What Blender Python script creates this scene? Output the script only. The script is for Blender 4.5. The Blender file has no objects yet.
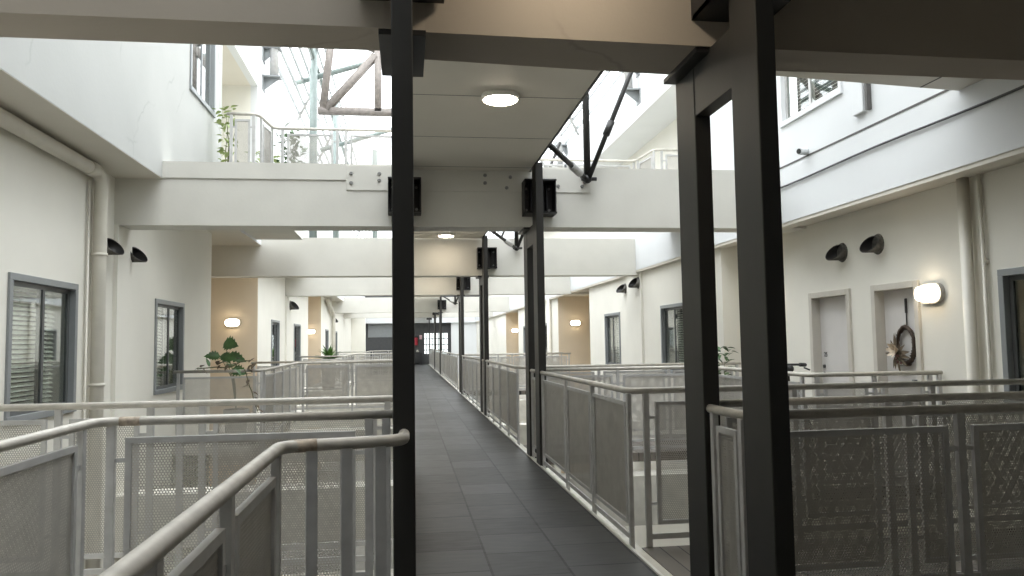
import bpy, bmesh, math, random
from mathutils import Vector, Matrix
random.seed(7)
S = bpy.context.scene
COL = S.collection
PI = math.pi
EYE = Vector((0.0, 0.0, 1.5))

# ------------------------------------------------------------------ materials
def new_mat(name):
    m = bpy.data.materials.new(name); m.use_nodes = True
    nt = m.node_tree; b = nt.nodes['Principled BSDF']
    return m, nt, b
def N(nt, t, **kw):
    n = nt.nodes.new(t)
    for k, v in kw.items(): setattr(n, k, v)
    return n
def plain(name, col, rough=.6, metal=0.0, var=0.06, scale=6.0, bump=0.0, bscale=60, spec=.5):
    m, nt, b = new_mat(name)
    g = N(nt, 'ShaderNodeNewGeometry'); no = N(nt, 'ShaderNodeTexNoise'); no.inputs['Scale'].default_value = scale
    no.inputs['Detail'].default_value = 5
    nt.links.new(g.outputs['Position'], no.inputs['Vector'])
    r = N(nt, 'ShaderNodeValToRGB'); c = col
    r.color_ramp.elements[0].position = .3; r.color_ramp.elements[1].position = .7
    r.color_ramp.elements[0].color = (c[0]*(1-var), c[1]*(1-var), c[2]*(1-var), 1)
    r.color_ramp.elements[1].color = (min(1, c[0]*(1+var)), min(1, c[1]*(1+var)), min(1, c[2]*(1+var)), 1)
    nt.links.new(no.outputs['Fac'], r.inputs['Fac']); nt.links.new(r.outputs['Color'], b.inputs['Base Color'])
    b.inputs['Roughness'].default_value = rough; b.inputs['Metallic'].default_value = metal
    b.inputs['Specular IOR Level'].default_value = spec
    if bump:
        n2 = N(nt, 'ShaderNodeTexNoise'); n2.inputs['Scale'].default_value = bscale; n2.inputs['Detail'].default_value = 3
        nt.links.new(g.outputs['Position'], n2.inputs['Vector'])
        bp = N(nt, 'ShaderNodeBump'); bp.inputs['Strength'].default_value = bump; bp.inputs['Distance'].default_value = .01
        nt.links.new(n2.outputs['Fac'], bp.inputs['Height']); nt.links.new(bp.outputs['Normal'], b.inputs['Normal'])
    return m
def emit(name, col, s):
    m, nt, b = new_mat(name)
    b.inputs['Base Color'].default_value = (.9, .9, .9, 1)
    b.inputs['Emission Color'].default_value = (*col, 1); b.inputs['Emission Strength'].default_value = s
    return m
def cracked_paint(name, col, amount=.55):
    """painted render with flaking along a few long cracks"""
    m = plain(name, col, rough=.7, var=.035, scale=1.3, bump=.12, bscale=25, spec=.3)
    nt = m.node_tree; b = nt.nodes['Principled BSDF']
    g = N(nt, 'ShaderNodeNewGeometry')
    nz = N(nt, 'ShaderNodeTexNoise'); nz.inputs['Scale'].default_value = 2.2; nz.inputs['Detail'].default_value = 6
    nt.links.new(g.outputs['Position'], nz.inputs['Vector'])
    mix = N(nt, 'ShaderNodeVectorMath', operation='MULTIPLY_ADD'); mix.inputs[1].default_value = (.5, .5, .5)
    nt.links.new(nz.outputs['Color'], mix.inputs[0]); nt.links.new(g.outputs['Position'], mix.inputs[2])
    vo = N(nt, 'ShaderNodeTexVoronoi', feature='DISTANCE_TO_EDGE'); vo.inputs['Scale'].default_value = .55
    nt.links.new(mix.outputs[0], vo.inputs['Vector'])
    rp = N(nt, 'ShaderNodeValToRGB'); rp.color_ramp.elements[0].position = 0; rp.color_ramp.elements[1].position = .012
    rp.color_ramp.elements[0].color = (1, 1, 1, 1); rp.color_ramp.elements[1].color = (0, 0, 0, 1)
    nt.links.new(vo.outputs['Distance'], rp.inputs['Fac'])
    base = b.inputs['Base Color'].links[0].from_socket
    mx = N(nt, 'ShaderNodeMix', data_type='RGBA'); mx.inputs['B'].default_value = (col[0]*.55, col[1]*.55, col[2]*.55, 1)
    mu = N(nt, 'ShaderNodeMath', operation='MULTIPLY'); mu.inputs[1].default_value = amount
    n3 = N(nt, 'ShaderNodeTexNoise'); n3.inputs['Scale'].default_value = 1.1; nt.links.new(g.outputs['Position'], n3.inputs['Vector'])
    mr = N(nt, 'ShaderNodeMapRange'); mr.inputs[1].default_value = .5; mr.inputs[2].default_value = .62
    nt.links.new(n3.outputs['Fac'], mr.inputs[0])
    m2 = N(nt, 'ShaderNodeMath', operation='MULTIPLY')
    nt.links.new(rp.outputs['Color'], mu.inputs[0]); nt.links.new(mu.outputs[0], m2.inputs[0]); nt.links.new(mr.outputs[0], m2.inputs[1])
    nt.links.new(m2.outputs[0], mx.inputs['Factor']); nt.links.new(base, mx.inputs['A']); nt.links.new(mx.outputs['Result'], b.inputs['Base Color'])
    return m
def mesh_mat(name, col, pitch=.0152, hole=.0054):
    """perforated sheet: staggered round holes, laid out in the sheet's own metres (UV)"""
    m = plain(name, col, rough=.5, metal=.1, var=.1, scale=9)
    nt = m.node_tree; b = nt.nodes['Principled BSDF']; out = nt.nodes['Material Output']
    uv = N(nt, 'ShaderNodeUVMap'); uv.uv_map = 'UVMap'
    sp = N(nt, 'ShaderNodeSeparateXYZ'); nt.links.new(uv.outputs['UV'], sp.inputs[0])
    def M(op, a, c=None):
        n = N(nt, 'ShaderNodeMath', operation=op)
        for i, v in enumerate((a, c)):
            if v is None: continue
            if isinstance(v, (int, float)): n.inputs[i].default_value = v
            else: nt.links.new(v, n.inputs[i])
        return n.outputs[0]
    def cell(src, per, off):
        return M('MULTIPLY', M('SUBTRACT', M('FRACT', M('ADD', M('DIVIDE', src, per), off)), .5), per)
    pv = pitch*1.732
    ds = []
    for off in (0.0, .5):
        a = cell(sp.outputs[0], pitch, off); c = cell(sp.outputs[1], pv, off)
        ds.append(M('ADD', M('MULTIPLY', a, a), M('MULTIPLY', c, c)))
    hit = M('LESS_THAN', M('MINIMUM', ds[0], ds[1]), hole*hole)
    tr = N(nt, 'ShaderNodeBsdfTransparent'); mx = N(nt, 'ShaderNodeMixShader')
    nt.links.new(hit, mx.inputs[0]); nt.links.new(b.outputs[0], mx.inputs[1]); nt.links.new(tr.outputs[0], mx.inputs[2])
    nt.links.new(mx.outputs[0], out.inputs['Surface'])
    return m
def tile_mat():
    m, nt, b = new_mat('grey_floor_tile')
    g = N(nt, 'ShaderNodeNewGeometry'); mp = N(nt, 'ShaderNodeMapping')
    mp.inputs['Rotation'].default_value = (0, 0, -PI/2); mp.inputs['Location'].default_value = (.27, .034, 0)
    nt.links.new(g.outputs['Position'], mp.inputs['Vector'])
    br = N(nt, 'ShaderNodeTexBrick'); br.offset = .26; br.offset_frequency = 2; br.squash = 1
    br.inputs['Scale'].default_value = 1; br.inputs['Brick Width'].default_value = .55; br.inputs['Row Height'].default_value = .512
    br.inputs['Mortar Size'].default_value = .010; br.inputs['Mortar Smooth'].default_value = .2
    br.inputs['Color1'].default_value = (.019, .0195, .019, 1); br.inputs['Color2'].default_value = (.062, .063, .062, 1)
    br.inputs['Mortar'].default_value = (.004, .004, .004, 1)
    nt.links.new(mp.outputs[0], br.inputs['Vector'])
    no = N(nt, 'ShaderNodeTexNoise'); no.inputs['Scale'].default_value = 5; no.inputs['Detail'].default_value = 6
    st = N(nt, 'ShaderNodeMapping'); st.inputs['Scale'].default_value = (1, 4, 1)
    nt.links.new(g.outputs['Position'], st.inputs['Vector']); nt.links.new(st.outputs[0], no.inputs['Vector'])
    mx = N(nt, 'ShaderNodeMix', data_type='RGBA', blend_type='OVERLAY'); mx.inputs['Factor'].default_value = .35
    nt.links.new(br.outputs['Color'], mx.inputs['A']); nt.links.new(no.outputs['Fac'], mx.inputs['B'])
    nt.links.new(mx.outputs['Result'], b.inputs['Base Color'])
    mr = N(nt, 'ShaderNodeMapRange'); mr.inputs[3].default_value = .34; mr.inputs[4].default_value = .55
    b.inputs['Specular IOR Level'].default_value = .38
    nt.links.new(no.outputs['Fac'], mr.inputs[0]); nt.links.new(mr.outputs[0], b.inputs['Roughness'])
    bp = N(nt, 'ShaderNodeBump'); bp.inputs['Strength'].default_value = .5; bp.inputs['Distance'].default_value = .004; bp.invert = True
    nt.links.new(br.outputs['Fac'], bp.inputs['Height']); nt.links.new(bp.outputs['Normal'], b.inputs['Normal'])
    return m
def board_mat(name, col, w=.14):
    m, nt, b = new_mat(name)
    g = N(nt, 'ShaderNodeNewGeometry'); mp = N(nt, 'ShaderNodeMapping'); mp.inputs['Rotation'].default_value = (0, 0, -PI/2)
    nt.links.new(g.outputs['Position'], mp.inputs['Vector'])
    br = N(nt, 'ShaderNodeTexBrick'); br.inputs['Scale'].default_value = 1; br.inputs['Brick Width'].default_value = 2.4
    br.inputs['Row Height'].default_value = w; br.inputs['Mortar Size'].default_value = .005
    br.inputs['Color1'].default_value = (*col, 1); br.inputs['Color2'].default_value = (col[0]*.8, col[1]*.8, col[2]*.8, 1)
    br.inputs['Mortar'].default_value = (.02, .018, .015, 1)
    nt.links.new(mp.outputs[0], br.inputs['Vector']); nt.links.new(br.outputs['Color'], b.inputs['Base Color'])
    b.inputs['Roughness'].default_value = .6
    return m
def glass_mat():
    m, nt, b = new_mat('window_glass'); out = nt.nodes['Material Output']
    nt.nodes.remove(b)
    tr = N(nt, 'ShaderNodeBsdfTransparent'); tr.inputs[0].default_value = (.9, .93, .91, 1)
    gl = N(nt, 'ShaderNodeBsdfGlossy'); gl.inputs['Roughness'].default_value = .02
    lw = N(nt, 'ShaderNodeLayerWeight'); lw.inputs['Blend'].default_value = .5
    pw = N(nt, 'ShaderNodeMath', operation='POWER'); pw.inputs[1].default_value = 3; nt.links.new(lw.outputs['Facing'], pw.inputs[0])
    fr = N(nt, 'ShaderNodeMath', operation='MULTIPLY_ADD'); fr.inputs[1].default_value = .9; fr.inputs[2].default_value = .07; nt.links.new(pw.outputs[0], fr.inputs[0])
    mx = N(nt, 'ShaderNodeMixShader')
    nt.links.new(fr.outputs[0], mx.inputs[0]); nt.links.new(tr.outputs[0], mx.inputs[1]); nt.links.new(gl.outputs[0], mx.inputs[2])
    nt.links.new(mx.outputs[0], out.inputs['Surface'])
    return m

WALLC = (.77, .75, .68)
MAT = dict(
    wall=plain('wall_paint', WALLC, .75, var=.03, scale=1.2, bump=.06, bscale=40, spec=.25),
    beige=plain('beige_wall_paint', (.76, .65, .50), .75, var=.03, scale=1.5, bump=.05, spec=.25),
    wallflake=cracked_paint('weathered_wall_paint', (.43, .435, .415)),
    white=plain('white_facade_paint', (.70, .715, .72), .7, var=.025, scale=1.1, bump=.05, spec=.25),
    beam=plain('beam_paint', (.66, .645, .59), .65, var=.04, scale=2, bump=.1, bscale=30, spec=.3),
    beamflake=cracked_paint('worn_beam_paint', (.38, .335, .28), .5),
    soffit=plain('soffit_panel', (.68, .645, .57), .55, var=.02, scale=2, spec=.3),
    joint=plain('dark_joint', (.10, .095, .09), .8),
    tile=tile_mat(), deck=board_mat('timber_deck', (.18, .16, .135)),
    conc=plain('pale_concrete', (.27, .26, .235), .85, var=.12, scale=3, bump=.2, spec=.2),
    slab=plain('pale_bridge_slab', (.62, .60, .54), .85, var=.1, scale=3, bump=.15, spec=.2),
    kerb=plain('kerb_concrete', (.66, .64, .57), .7, var=.12, scale=5, bump=.15, spec=.3),
    edge=plain('white_edge_trim', (.78, .77, .72), .5, var=.05),
    steel=plain('charcoal_steel', (.021, .020, .018), .5, var=.1, scale=8, bump=.03),
    black=plain('black_steel', (.014, .013, .013), .45, var=.15),
    galv=plain('galvanised_rail', (.47, .445, .395), .52, metal=.2, var=.13, scale=14, bump=.05, bscale=80),
    post=plain('galvanised_post', (.50, .495, .485), .5, metal=.2, var=.1, scale=11),
    mesh=mesh_mat('perforated_mesh', (.46, .44, .40)),
    alu=plain('window_frame_grey', (.27, .285, .29), .45, metal=.2, var=.04),
    aludark=plain('window_sash_dark_grey', (.10, .105, .105), .45, var=.05),  # sashes, a darker grey than the outer frame
    glass=glass_mat(), blind=plain('blind_slat', (.86, .86, .78), .55, var=.04),
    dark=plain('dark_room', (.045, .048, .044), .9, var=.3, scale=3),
    curtain=plain('dim_curtain', (.16, .17, .15), .9, var=.3, scale=4),
    door=plain('door_paint', (.62, .60, .58), .5, var=.02), doorframe=plain('door_frame_paint', (.56, .53, .47), .55, var=.04),
    pipe=plain('pipe_paint', (.66, .63, .55), .45, var=.05, scale=5),
    lampbody=plain('lamp_casing', (.38, .36, .33), .4, var=.03),
    vent=plain('zinc_cowl', (.12, .113, .10), .6, metal=.3, var=.35, scale=25, bump=.1),
    lamp=emit('warm_lamp_diffuser', (1, .84, .62), 7.0), lampw=emit('ceiling_lamp_diffuser', (1, .86, .68), 24.0),
    leaf=plain('dark_green_leaf', (.05, .115, .03), .4, var=.4, scale=9), leaf2=plain('fern_green_leaf', (.10, .2, .05), .5, var=.4, scale=9),
    leaf3=plain('pale_green_leaf', (.34, .42, .16), .5, var=.35, scale=9), dry=plain('dry_brown_leaf', (.13, .10, .065), .7, var=.4, scale=12),
    pot=plain('grey_pot', (.3, .29, .27), .7), terracotta=plain('dark_soil', (.05, .035, .025), .9),
    stem=plain('plant_stem', (.12, .13, .06), .6), twig=plain('wreath_twig', (.065, .045, .032), .8, var=.4, scale=40, bump=.5),
    weld=plain('brown_weld_stain', (.40, .335, .26), .6, var=.4, scale=30),
    petal=plain('cream_petal', (.62, .52, .40), .7, var=.2, scale=30), rust=plain('brown_berry', (.14, .06, .05), .6),
    ribbon=plain('black_ribbon', (.02, .017, .016), .6), rubber=plain('black_rubber', (.015, .015, .015), .6),
    bolt=plain('bolt_grey', (.30, .30, .29), .4, metal=.5), cable=plain('grey_cable', (.09, .09, .09), .6),
    truss=plain('truss_brown_grey', (.21, .185, .165), .6, var=.2, scale=10), greensteel=plain('pale_green_steel', (.24, .285, .27), .5, var=.1),
    endwall=plain('charcoal_end_wall', (.06, .062, .064), .6, var=.1), red=plain('red_enamel', (.42, .03, .05), .4),
    pink=plain('pink_sign', (.62, .42, .46), .6), louvre=plain('grey_louvre', (.36, .38, .38), .5, var=.04),
    ink=plain('black_lettering', (.03, .03, .03), .5), brass=plain('dull_lever', (.08, .08, .08), .35, metal=.6),
)

# ------------------------------------------------------------------ mesh builder
class MB:
    def __init__(s): s.bm = bmesh.new(); s.uv = None
    def faces(s, vs, fs):
        v = [s.bm.verts.new(p) for p in vs]
        for f in fs:
            try: s.bm.faces.new([v[i] for i in f])
            except ValueError: pass
        return v
    def box(s, x0, x1, y0, y1, z0, z1):
        x0, x1 = min(x0, x1), max(x0, x1); y0, y1 = min(y0, y1), max(y0, y1); z0, z1 = min(z0, z1), max(z0, z1)
        s.faces([(x0, y0, z0), (x1, y0, z0), (x1, y1, z0), (x0, y1, z0), (x0, y0, z1), (x1, y0, z1), (x1, y1, z1), (x0, y1, z1)],
                [(3, 2, 1, 0), (4, 5, 6, 7), (0, 1, 5, 4), (1, 2, 6, 5), (2, 3, 7, 6), (3, 0, 4, 7)]); return s
    def obox(s, o, d, u0, u1, n0, n1, z0, z1):
        """box along the plan direction d from o: u along, n to its left, z up"""
        nx = Vector((-d.y, d.x)); P = lambda u, n, z: (o[0]+d.x*u+nx.x*n, o[1]+d.y*u+nx.y*n, z)
        s.faces([P(u0, n0, z0), P(u1, n0, z0), P(u1, n1, z0), P(u0, n1, z0), P(u0, n0, z1), P(u1, n0, z1), P(u1, n1, z1), P(u0, n1, z1)],
                [(3, 2, 1, 0), (4, 5, 6, 7), (0, 1, 5, 4), (1, 2, 6, 5), (2, 3, 7, 6), (3, 0, 4, 7)]); return s
    def prism(s, poly, z0, z1):
        n = len(poly)
        s.faces([(x, y, z0) for x, y in poly]+[(x, y, z1) for x, y in poly],
                [tuple(reversed(range(n))), tuple(range(n, 2*n))]+[(i, (i+1) % n, n+(i+1) % n, n+i) for i in range(n)]); return s
    def sheet(s, o, d, u0, u1, z0, z1):
        s.uv = s.uv or s.bm.loops.layers.uv.new('UVMap')
        pts = [(u0, z0), (u1, z0), (u1, z1), (u0, z1)]
        for n in (-.0014, 0, .0014):       # the sheet's thickness, so the holes close up at a slant as in real perforated plate
            v = [s.bm.verts.new((o[0]+d.x*u-d.y*n, o[1]+d.y*u+d.x*n, z)) for u, z in pts]
            f = s.bm.faces.new(v)
            for l, p in zip(f.loops, pts): l[s.uv].uv = p
        return s
    def tube(s, pts, r, seg=10, closed=False, r1=None):
        pts = [Vector(p) for p in pts]; n = len(pts); rings = []
        up = None
        for i, p in enumerate(pts):
            a = pts[i-1] if (i > 0 or closed) else p; c = pts[(i+1) % n] if (i < n-1 or closed) else p
            t = (c-a).normalized()
            if up is None:
                up = t.orthogonal().normalized()
            up = (up-t*up.dot(t)).normalized(); q = t.cross(up)
            rr = r if r1 is None else r+(r1-r)*i/max(1, n-1)
            if 0 < i < n-1 or closed:
                k = (pts[i]-a).normalized().dot((c-pts[i]).normalized()) if (c-pts[i]).length and (pts[i]-a).length else 1
                rr /= max(.6, math.sqrt(max(.05, (1+k)/2)))
            rings.append([s.bm.verts.new(p+(up*math.cos(2*PI*j/seg)+q*math.sin(2*PI*j/seg))*rr) for j in range(seg)])
        for i in range(n if closed else n-1):
            A, B = rings[i], rings[(i+1) % n]
            for j in range(seg):
                f = s.bm.faces.new((A[j], A[(j+1) % seg], B[(j+1) % seg], B[j])); f.smooth = True
        if not closed:
            s.bm.faces.new(list(reversed(rings[0]))); s.bm.faces.new(rings[-1])
        return s
    def disc(s, c, axis, r, h, seg=24, r2=None):
        c = Vector(c); a = Vector(axis).normalized()
        return s.tube([c, c+a*h], r, seg, r1=r2)
    def ball(s, c, r, sc=(1, 1, 1), seg=10):
        m = Matrix.Translation(c) @ Matrix.Diagonal((*sc, 1))
        g = bmesh.ops.create_uvsphere(s.bm, u_segments=seg, v_segments=max(5, seg//2+2), radius=r, matrix=m)
        for v in g['verts']:
            for f in v.link_faces: f.smooth = True
        return s
    def leaf(s, base, d, up, L, W, lobes=0, droop=.25, n=8):
        """a curved blade with thickness-free margins; lobes cut the rim like a split leaf"""
        base = Vector(base); d = Vector(d).normalized(); side = d.cross(Vector(up)).normalized(); nz = side.cross(d).normalized()
        L_, R_, M_ = [], [], []
        for i in range(n+1):
            t = i/n; w = W*math.sin(PI*min(1, t**.75))*.5+.002
            if lobes: w *= .84+.16*math.cos(2*PI*lobes*t)
            c = base+d*(L*t)-nz*(droop*L*t*t)
            M_.append(s.bm.verts.new(c)); L_.append(s.bm.verts.new(c+side*w+nz*w*.25)); R_.append(s.bm.verts.new(c-side*w+nz*w*.25))
        for i in range(n):
            for A, B in ((L_, M_), (M_, R_)):
                f = s.bm.faces.new((A[i], A[i+1], B[i+1], B[i])); f.smooth = True
        return s
    def build(s, name, mat, parent=None, bevel=0.0):
        if not s.uv: bmesh.ops.recalc_face_normals(s.bm, faces=s.bm.faces)
        off = Vector((0, 0, 0))
        if parent is not None:
            q = parent
            while q is not None: off += q.location; q = q.parent
        else:
            vs = [v.co for v in s.bm.verts]
            off = Vector(((min(v.x for v in vs)+max(v.x for v in vs))/2, (min(v.y for v in vs)+max(v.y for v in vs))/2, min(v.z for v in vs)))
        for v in s.bm.verts: v.co -= off
        me = bpy.data.meshes.new(name); s.bm.to_mesh(me); s.bm.free()
        me.materials.append(MAT[mat])
        o = bpy.data.objects.new(name, me); COL.objects.link(o)
        if parent is not None: o.parent = parent
        else: o.location = off
        if bevel:
            b = o.modifiers.new('edge', 'BEVEL'); b.width = bevel; b.segments = 2; b.limit_method = 'ANGLE'
        return o
def tag(o, label, cat, group=None, kind=None):
    o['label'] = label; o['category'] = cat
    if group: o['group'] = group
    if kind: o['kind'] = kind
    return o
def thing(name, loc, label, cat, group=None, kind=None):
    o = bpy.data.objects.new(name, None); o.location = loc; o.empty_display_size = .1; COL.objects.link(o)
    return tag(o, label, cat, group, kind)
def struct(name, mb, mat, label, cat, bevel=0.0, group=None):
    return tag(mb.build(name, mat, None, bevel), label, cat, group, 'structure')

def copy_tree(o, delta, parent=None):
    c = o.copy(); COL.objects.link(c)
    if parent is None: c.location = Vector(o.location)+Vector(delta)
    else: c.parent = parent
    for ch in list(o.children): copy_tree(ch, delta, c)
    return c
# ------------------------------------------------------------------ plan data (metres; walkway runs along +Y, its floor is z = 0)
XL, XR = -3.5, 5.42            # apartment walls either side
FL, FR = -2.95, 4.99           # faces of the upper storeys that overhang them
WX0, WX1 = .055, 1.585         # walkway
COLY = [3.29, 9.38, 16.0, 22.9, 37.2, 44.6]
BEAMY = [3.80, 9.93, 16.5, 23.4, 37.7, 45.1]
GROUND = -3.6

# ---------------- walls
def wall(name, X, s, y0, y1, z0, z1, holes, mat, label, t=.3):
    """wall whose face lies on x = X and looks towards s; holes are (y0, y1, z0, z1)"""
    mb = MB(); ys = sorted({y0, y1, *[h[0] for h in holes], *[h[1] for h in holes]}); zs = sorted({z0, z1, *[h[2] for h in holes], *[h[3] for h in holes]})
    for a, b in zip(ys, ys[1:]):
        run = None
        for c, d in zip(zs, zs[1:]):
            solid = not any(h[0] < (a+b)/2 < h[1] and h[2] < (c+d)/2 < h[3] for h in holes)
            if solid: run = (run[0], d) if run else (c, d)
            elif run: mb.box(X, X-s*t, a, b, *run); run = None
        if run: mb.box(X, X-s*t, a, b, *run)
    return struct(name, mb, mat, label, 'wall')
ZW = (.84, 2.19)
LW = [(7.43, 8.89), (11.52, 12.94)]; LW2 = [(21.05, 22.35), (25.2, 26.7)]; LW3 = [(34.8, 36.1), (39.2, 40.6)]
hl = lambda ws: [(a, b, *ZW) for a, b in ws]
wall('wall_left', XL, 1, -3, 14.7, GROUND, 3.57, hl(LW), 'wall', 'cream apartment wall on the left nearest the camera, with two sliding windows')
wall('wall_left_middle', XL, 1, 19.2, 28.8, GROUND, 3.57, hl(LW2), 'wall', 'cream apartment wall on the left beyond the beige lamp recess')
wall('wall_left_far', XL, 1, 33.1, 57.5, GROUND, 3.57, hl(LW3), 'wall', 'far cream apartment wall on the left near the dark end wall')
def recess(tagname, X0, X1, y0, y1, z1, where, mat='beige'):
    """back and two side walls of an entrance recess; X1 is the back wall"""
    s = 1 if X1 < X0 else -1
    struct('wall_recess_back', MB().box(X1, X1-s*.2, y0-.1, y1+.1, GROUND, z1), mat, 'beige back wall of the '+where, 'wall')
    struct('wall_recess_end', MB().box(X0-s*.001, X1, y1-.02, y1+.2, GROUND, z1), mat, 'beige wall facing the camera at the end of the '+where, 'wall')
    struct('wall_recess_side', MB().box(X0-s*.3, X1, y0-.2, y0-.001, GROUND, z1), mat, 'beige wall facing away at the near side of the '+where, 'wall')
recess('l1', XL, -5.6, 14.7, 19.2, 3.57, 'left entrance recess behind the monstera')
recess('l2', XL, -5.6, 28.8, 33.1, 3.57, 'farther left entrance recess behind the fern')
# right walls
RWIN0 = (4.9, 6.5, .84, 2.1); RD1 = (8.93, 9.91, 0.0, 2.1); RD2 = (7.63, 8.48, 0.0, 2.1)
RW1 = [(13.7, 15.2), (18.25, 19.7)]; RW2 = [(28.0, 29.4), (32.5, 33.9)]
wall('wall_right', XR, -1, -3, 12.1, GROUND, 3.03, [RWIN0, RD1, RD2], 'wall', 'cream entrance wall on the right with two recessed doors')
XR2 = 5.1
wall('wall_right_middle', XR2, -1, 12.1, 21.4, GROUND, 3.03, hl(RW1), 'wall', 'white apartment wall on the right with two windows beyond the twin columns')
wall('wall_right_far', XR2, -1, 26.0, 35.5, GROUND, 3.03, hl(RW2), 'wall', 'white apartment wall on the right beyond the second lit recess')
wall('wall_right_end', XR2, -1, 40.0, 57.5, GROUND, 3.03, [], 'wall', 'last white apartment wall on the right before the dark end wall')
struct('wall_right_return', MB().box(XR2+.3, XR+.3, 12.1, 12.3, GROUND, 3.03), 'beige', 'narrow beige return of the white right wall beside the twin columns', 'wall')
recess('r1', XR2, 7.2, 21.4, 26.0, 3.03, 'right entrance recess with a lit oval lamp')
recess('r2', XR2, 7.2, 35.5, 40.0, 3.03, 'farthest right entrance recess')
# pilasters under beams
for X, s, y0, y1, w in ((XL, 1, 9.93, 10.42, 'left wall beside the vent cowls'), (XR2, -1, 16.4, 17.45, 'right wall between the two far windows'), (XL, 1, 23.4, 23.9, 'left wall between the distant windows')):
    struct('trim_pilaster', MB().box(X, X+s*.05, y0, y1, GROUND, 3.0), 'wall', 'shallow painted pilaster under a cross beam on the '+w, 'pilaster')

# overhanging upper storeys
def upper(side, X, s, zb, floor_y, rec, zt):
    y0, y1, Xi = rec
    nm = 'left' if s > 0 else 'right'
    xw = X-s*2.6
    struct('ceiling_overhang_%s' % nm, MB().box(X-s*.004, xw, -3, 58, zb-.006, zb+.18), 'soffit', 'soffit under the %s upper storey overhang' % nm, 'soffit')
    return xw
upper('l', FL, 1, 3.57, 3.75, (12.95, 16.0, -4.6), 8)
upper('r', FR, -1, 3.03, 3.75, (12.25, 17.0, 5.8), 8)
UW = (11.05, 12.44, 5.05, 6.55)
wall('wall_upper_left', FL, 1, -3, 12.95, 3.57, 13.0, [UW], 'wallflake', 'weathered white upper storey wall on the left with flaking cracks', t=.14)  # unseen top raised to narrow the sky opening and steepen the light
struct('wall_upper_fascia_left', MB().box(FL, FL-.14, 12.95, 58, 3.57, 3.80), 'white', 'white floor edge of the left upper gallery beyond the flaking wall', 'fascia')
wall('wall_upper_far_left', FL, 1, 16.0, 58, 3.80, 6.75, [], 'white', 'white upper storey wall on the left beyond the balcony recess', t=.14)
struct('wall_upper_parapet_left', MB().box(FL, FL-.14, 12.95, 58, 6.75, 7.75), 'white', 'white parapet band over the upper left balcony recess', 'parapet')
struct('ceiling_balcony_left', MB().box(FL-.14, -5.2, 12.95, 58, 6.75, 6.95), 'soffit', 'stone coloured soffit over the upper left balcony recess', 'soffit')
struct('wall_balcony_back_left', MB().box(-4.9, -5.1, 12.95, 16.2, 3.80, 6.75), 'wall', 'cream back wall inside the upper left balcony recess', 'wall')
struct('wall_balcony_end_left', MB().box(FL-.14, -4.9, 16.0, 16.2, 3.80, 6.75), 'wall', 'cream end wall inside the upper left balcony recess', 'wall')
struct('wall_balcony_near_left', MB().box(FL-.14, -4.9, 12.75, 12.95, 3.80, 6.75), 'white', 'near side wall of the upper left balcony recess', 'wall')
URW = (8.2, 9.69, 4.3, 5.7)
wall('wall_upper_right', FR, -1, -3, 12.25, 3.03, 13.0, [URW], 'white', 'white upper storey wall on the right with a louvred window', t=.14)  # carried up out of view so skylight falls more steeply
struct('wall_upper_fascia_right', MB().box(FR, FR+.14, 12.25, 58, 3.03, 3.80), 'white', 'white floor edge of the right upper gallery beyond the columns', 'fascia')
struct('wall_upper_parapet_right', MB().box(FR, FR+.14, 12.25, 58, 6.3, 7.5), 'white', 'white parapet band over the upper right gallery', 'parapet')
struct('ceiling_gallery_right', MB().box(FR+.14, 6.6, 12.25, 58, 6.3, 6.5), 'white', 'pale soffit over the upper right gallery', 'soffit')
struct('wall_gallery_back_right', MB().box(5.85, 6.05, 12.25, 58, 3.80, 6.3), 'wall', 'cream back wall of the upper right gallery', 'wall')
struct('wall_gallery_side_right', MB().box(FR+.14, 5.85, 12.05, 12.25, 3.80, 6.3), 'white', 'near side wall of the upper right gallery', 'wall')
# dark shadow gap at the foot of the right storey and the drip edge under it
struct('trim_drip_edge', MB().box(FR+.01, FR+.2, -3, 58, 2.985, 3.03), 'soffit', 'stone coloured drip edge under the right upper storey', 'trim')
struct('trim_floor_joint', MB().box(FR-.006, FR, -3, 12.25, 3.765, 3.785), 'joint', 'dark floor joint across the right upper storey wall', 'trim')

# ---------------- floors
struct('floor_walkway', MB().box(WX0, WX1, -3, 57.5, -.2, 0), 'tile', 'dark grey tiled walkway floor running down the courtyard', 'floor')
struct('trim_walkway_edge', MB().box(WX1, WX1+.022, -3, 57.5, -.2, .014), 'edge', 'white edge strip along the right side of the walkway', 'trim')
struct('trim_walkway_edge_left', MB().box(WX0-.02, WX0, 5.45, 57.5, -.2, .014), 'edge', 'white edge strip along the left side of the walkway', 'trim')
struct('trim_walkway_kerb', MB().box(WX1+.022, WX1+.105, -3, 57.5, -.25, -.012), 'kerb', 'pale concrete kerb outside the right walkway edge', 'kerb')
struct('trim_walkway_kerb_left', MB().box(WX0-.10, WX0-.02, -3, 57.5, -.25, -.012), 'kerb', 'pale concrete kerb outside the left walkway edge', 'kerb')
struct('ground', MB().box(-9, 11, -4, 60, GROUND-.2, GROUND), 'conc', 'pale concrete courtyard ground one storey below the walkway', 'ground')
K = .105
struct('floor_bridge_right', MB().box(WX1+K, XR, 4.40, 5.62, -.12, -.005), 'deck', 'timber decked bridge to the right past the twin columns', 'bridge')
struct('floor_bridge_right_far', MB().box(WX1+K, 4.0, 10.27, 11.43, -.12, -.005), 'deck', 'timber decked second bridge to the right', 'bridge')
struct('floor_platform_right', MB().box(4.02, XR, 7.42, 12.1, -.12, -.006), 'deck', 'timber entrance platform before the two right doors', 'platform')
struct('floor_platform_right_near', MB().box(WX1+K, XR, -3, 3.6, -.12, -.005), 'deck', 'near timber platform to the right of the camera', 'platform')
struct('floor_landing', MB().box(-.52, WX0-K, -3, 3.04, -.12, -.005), 'deck', 'timber landing beside the walkway under the nearest left railing', 'landing')
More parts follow.
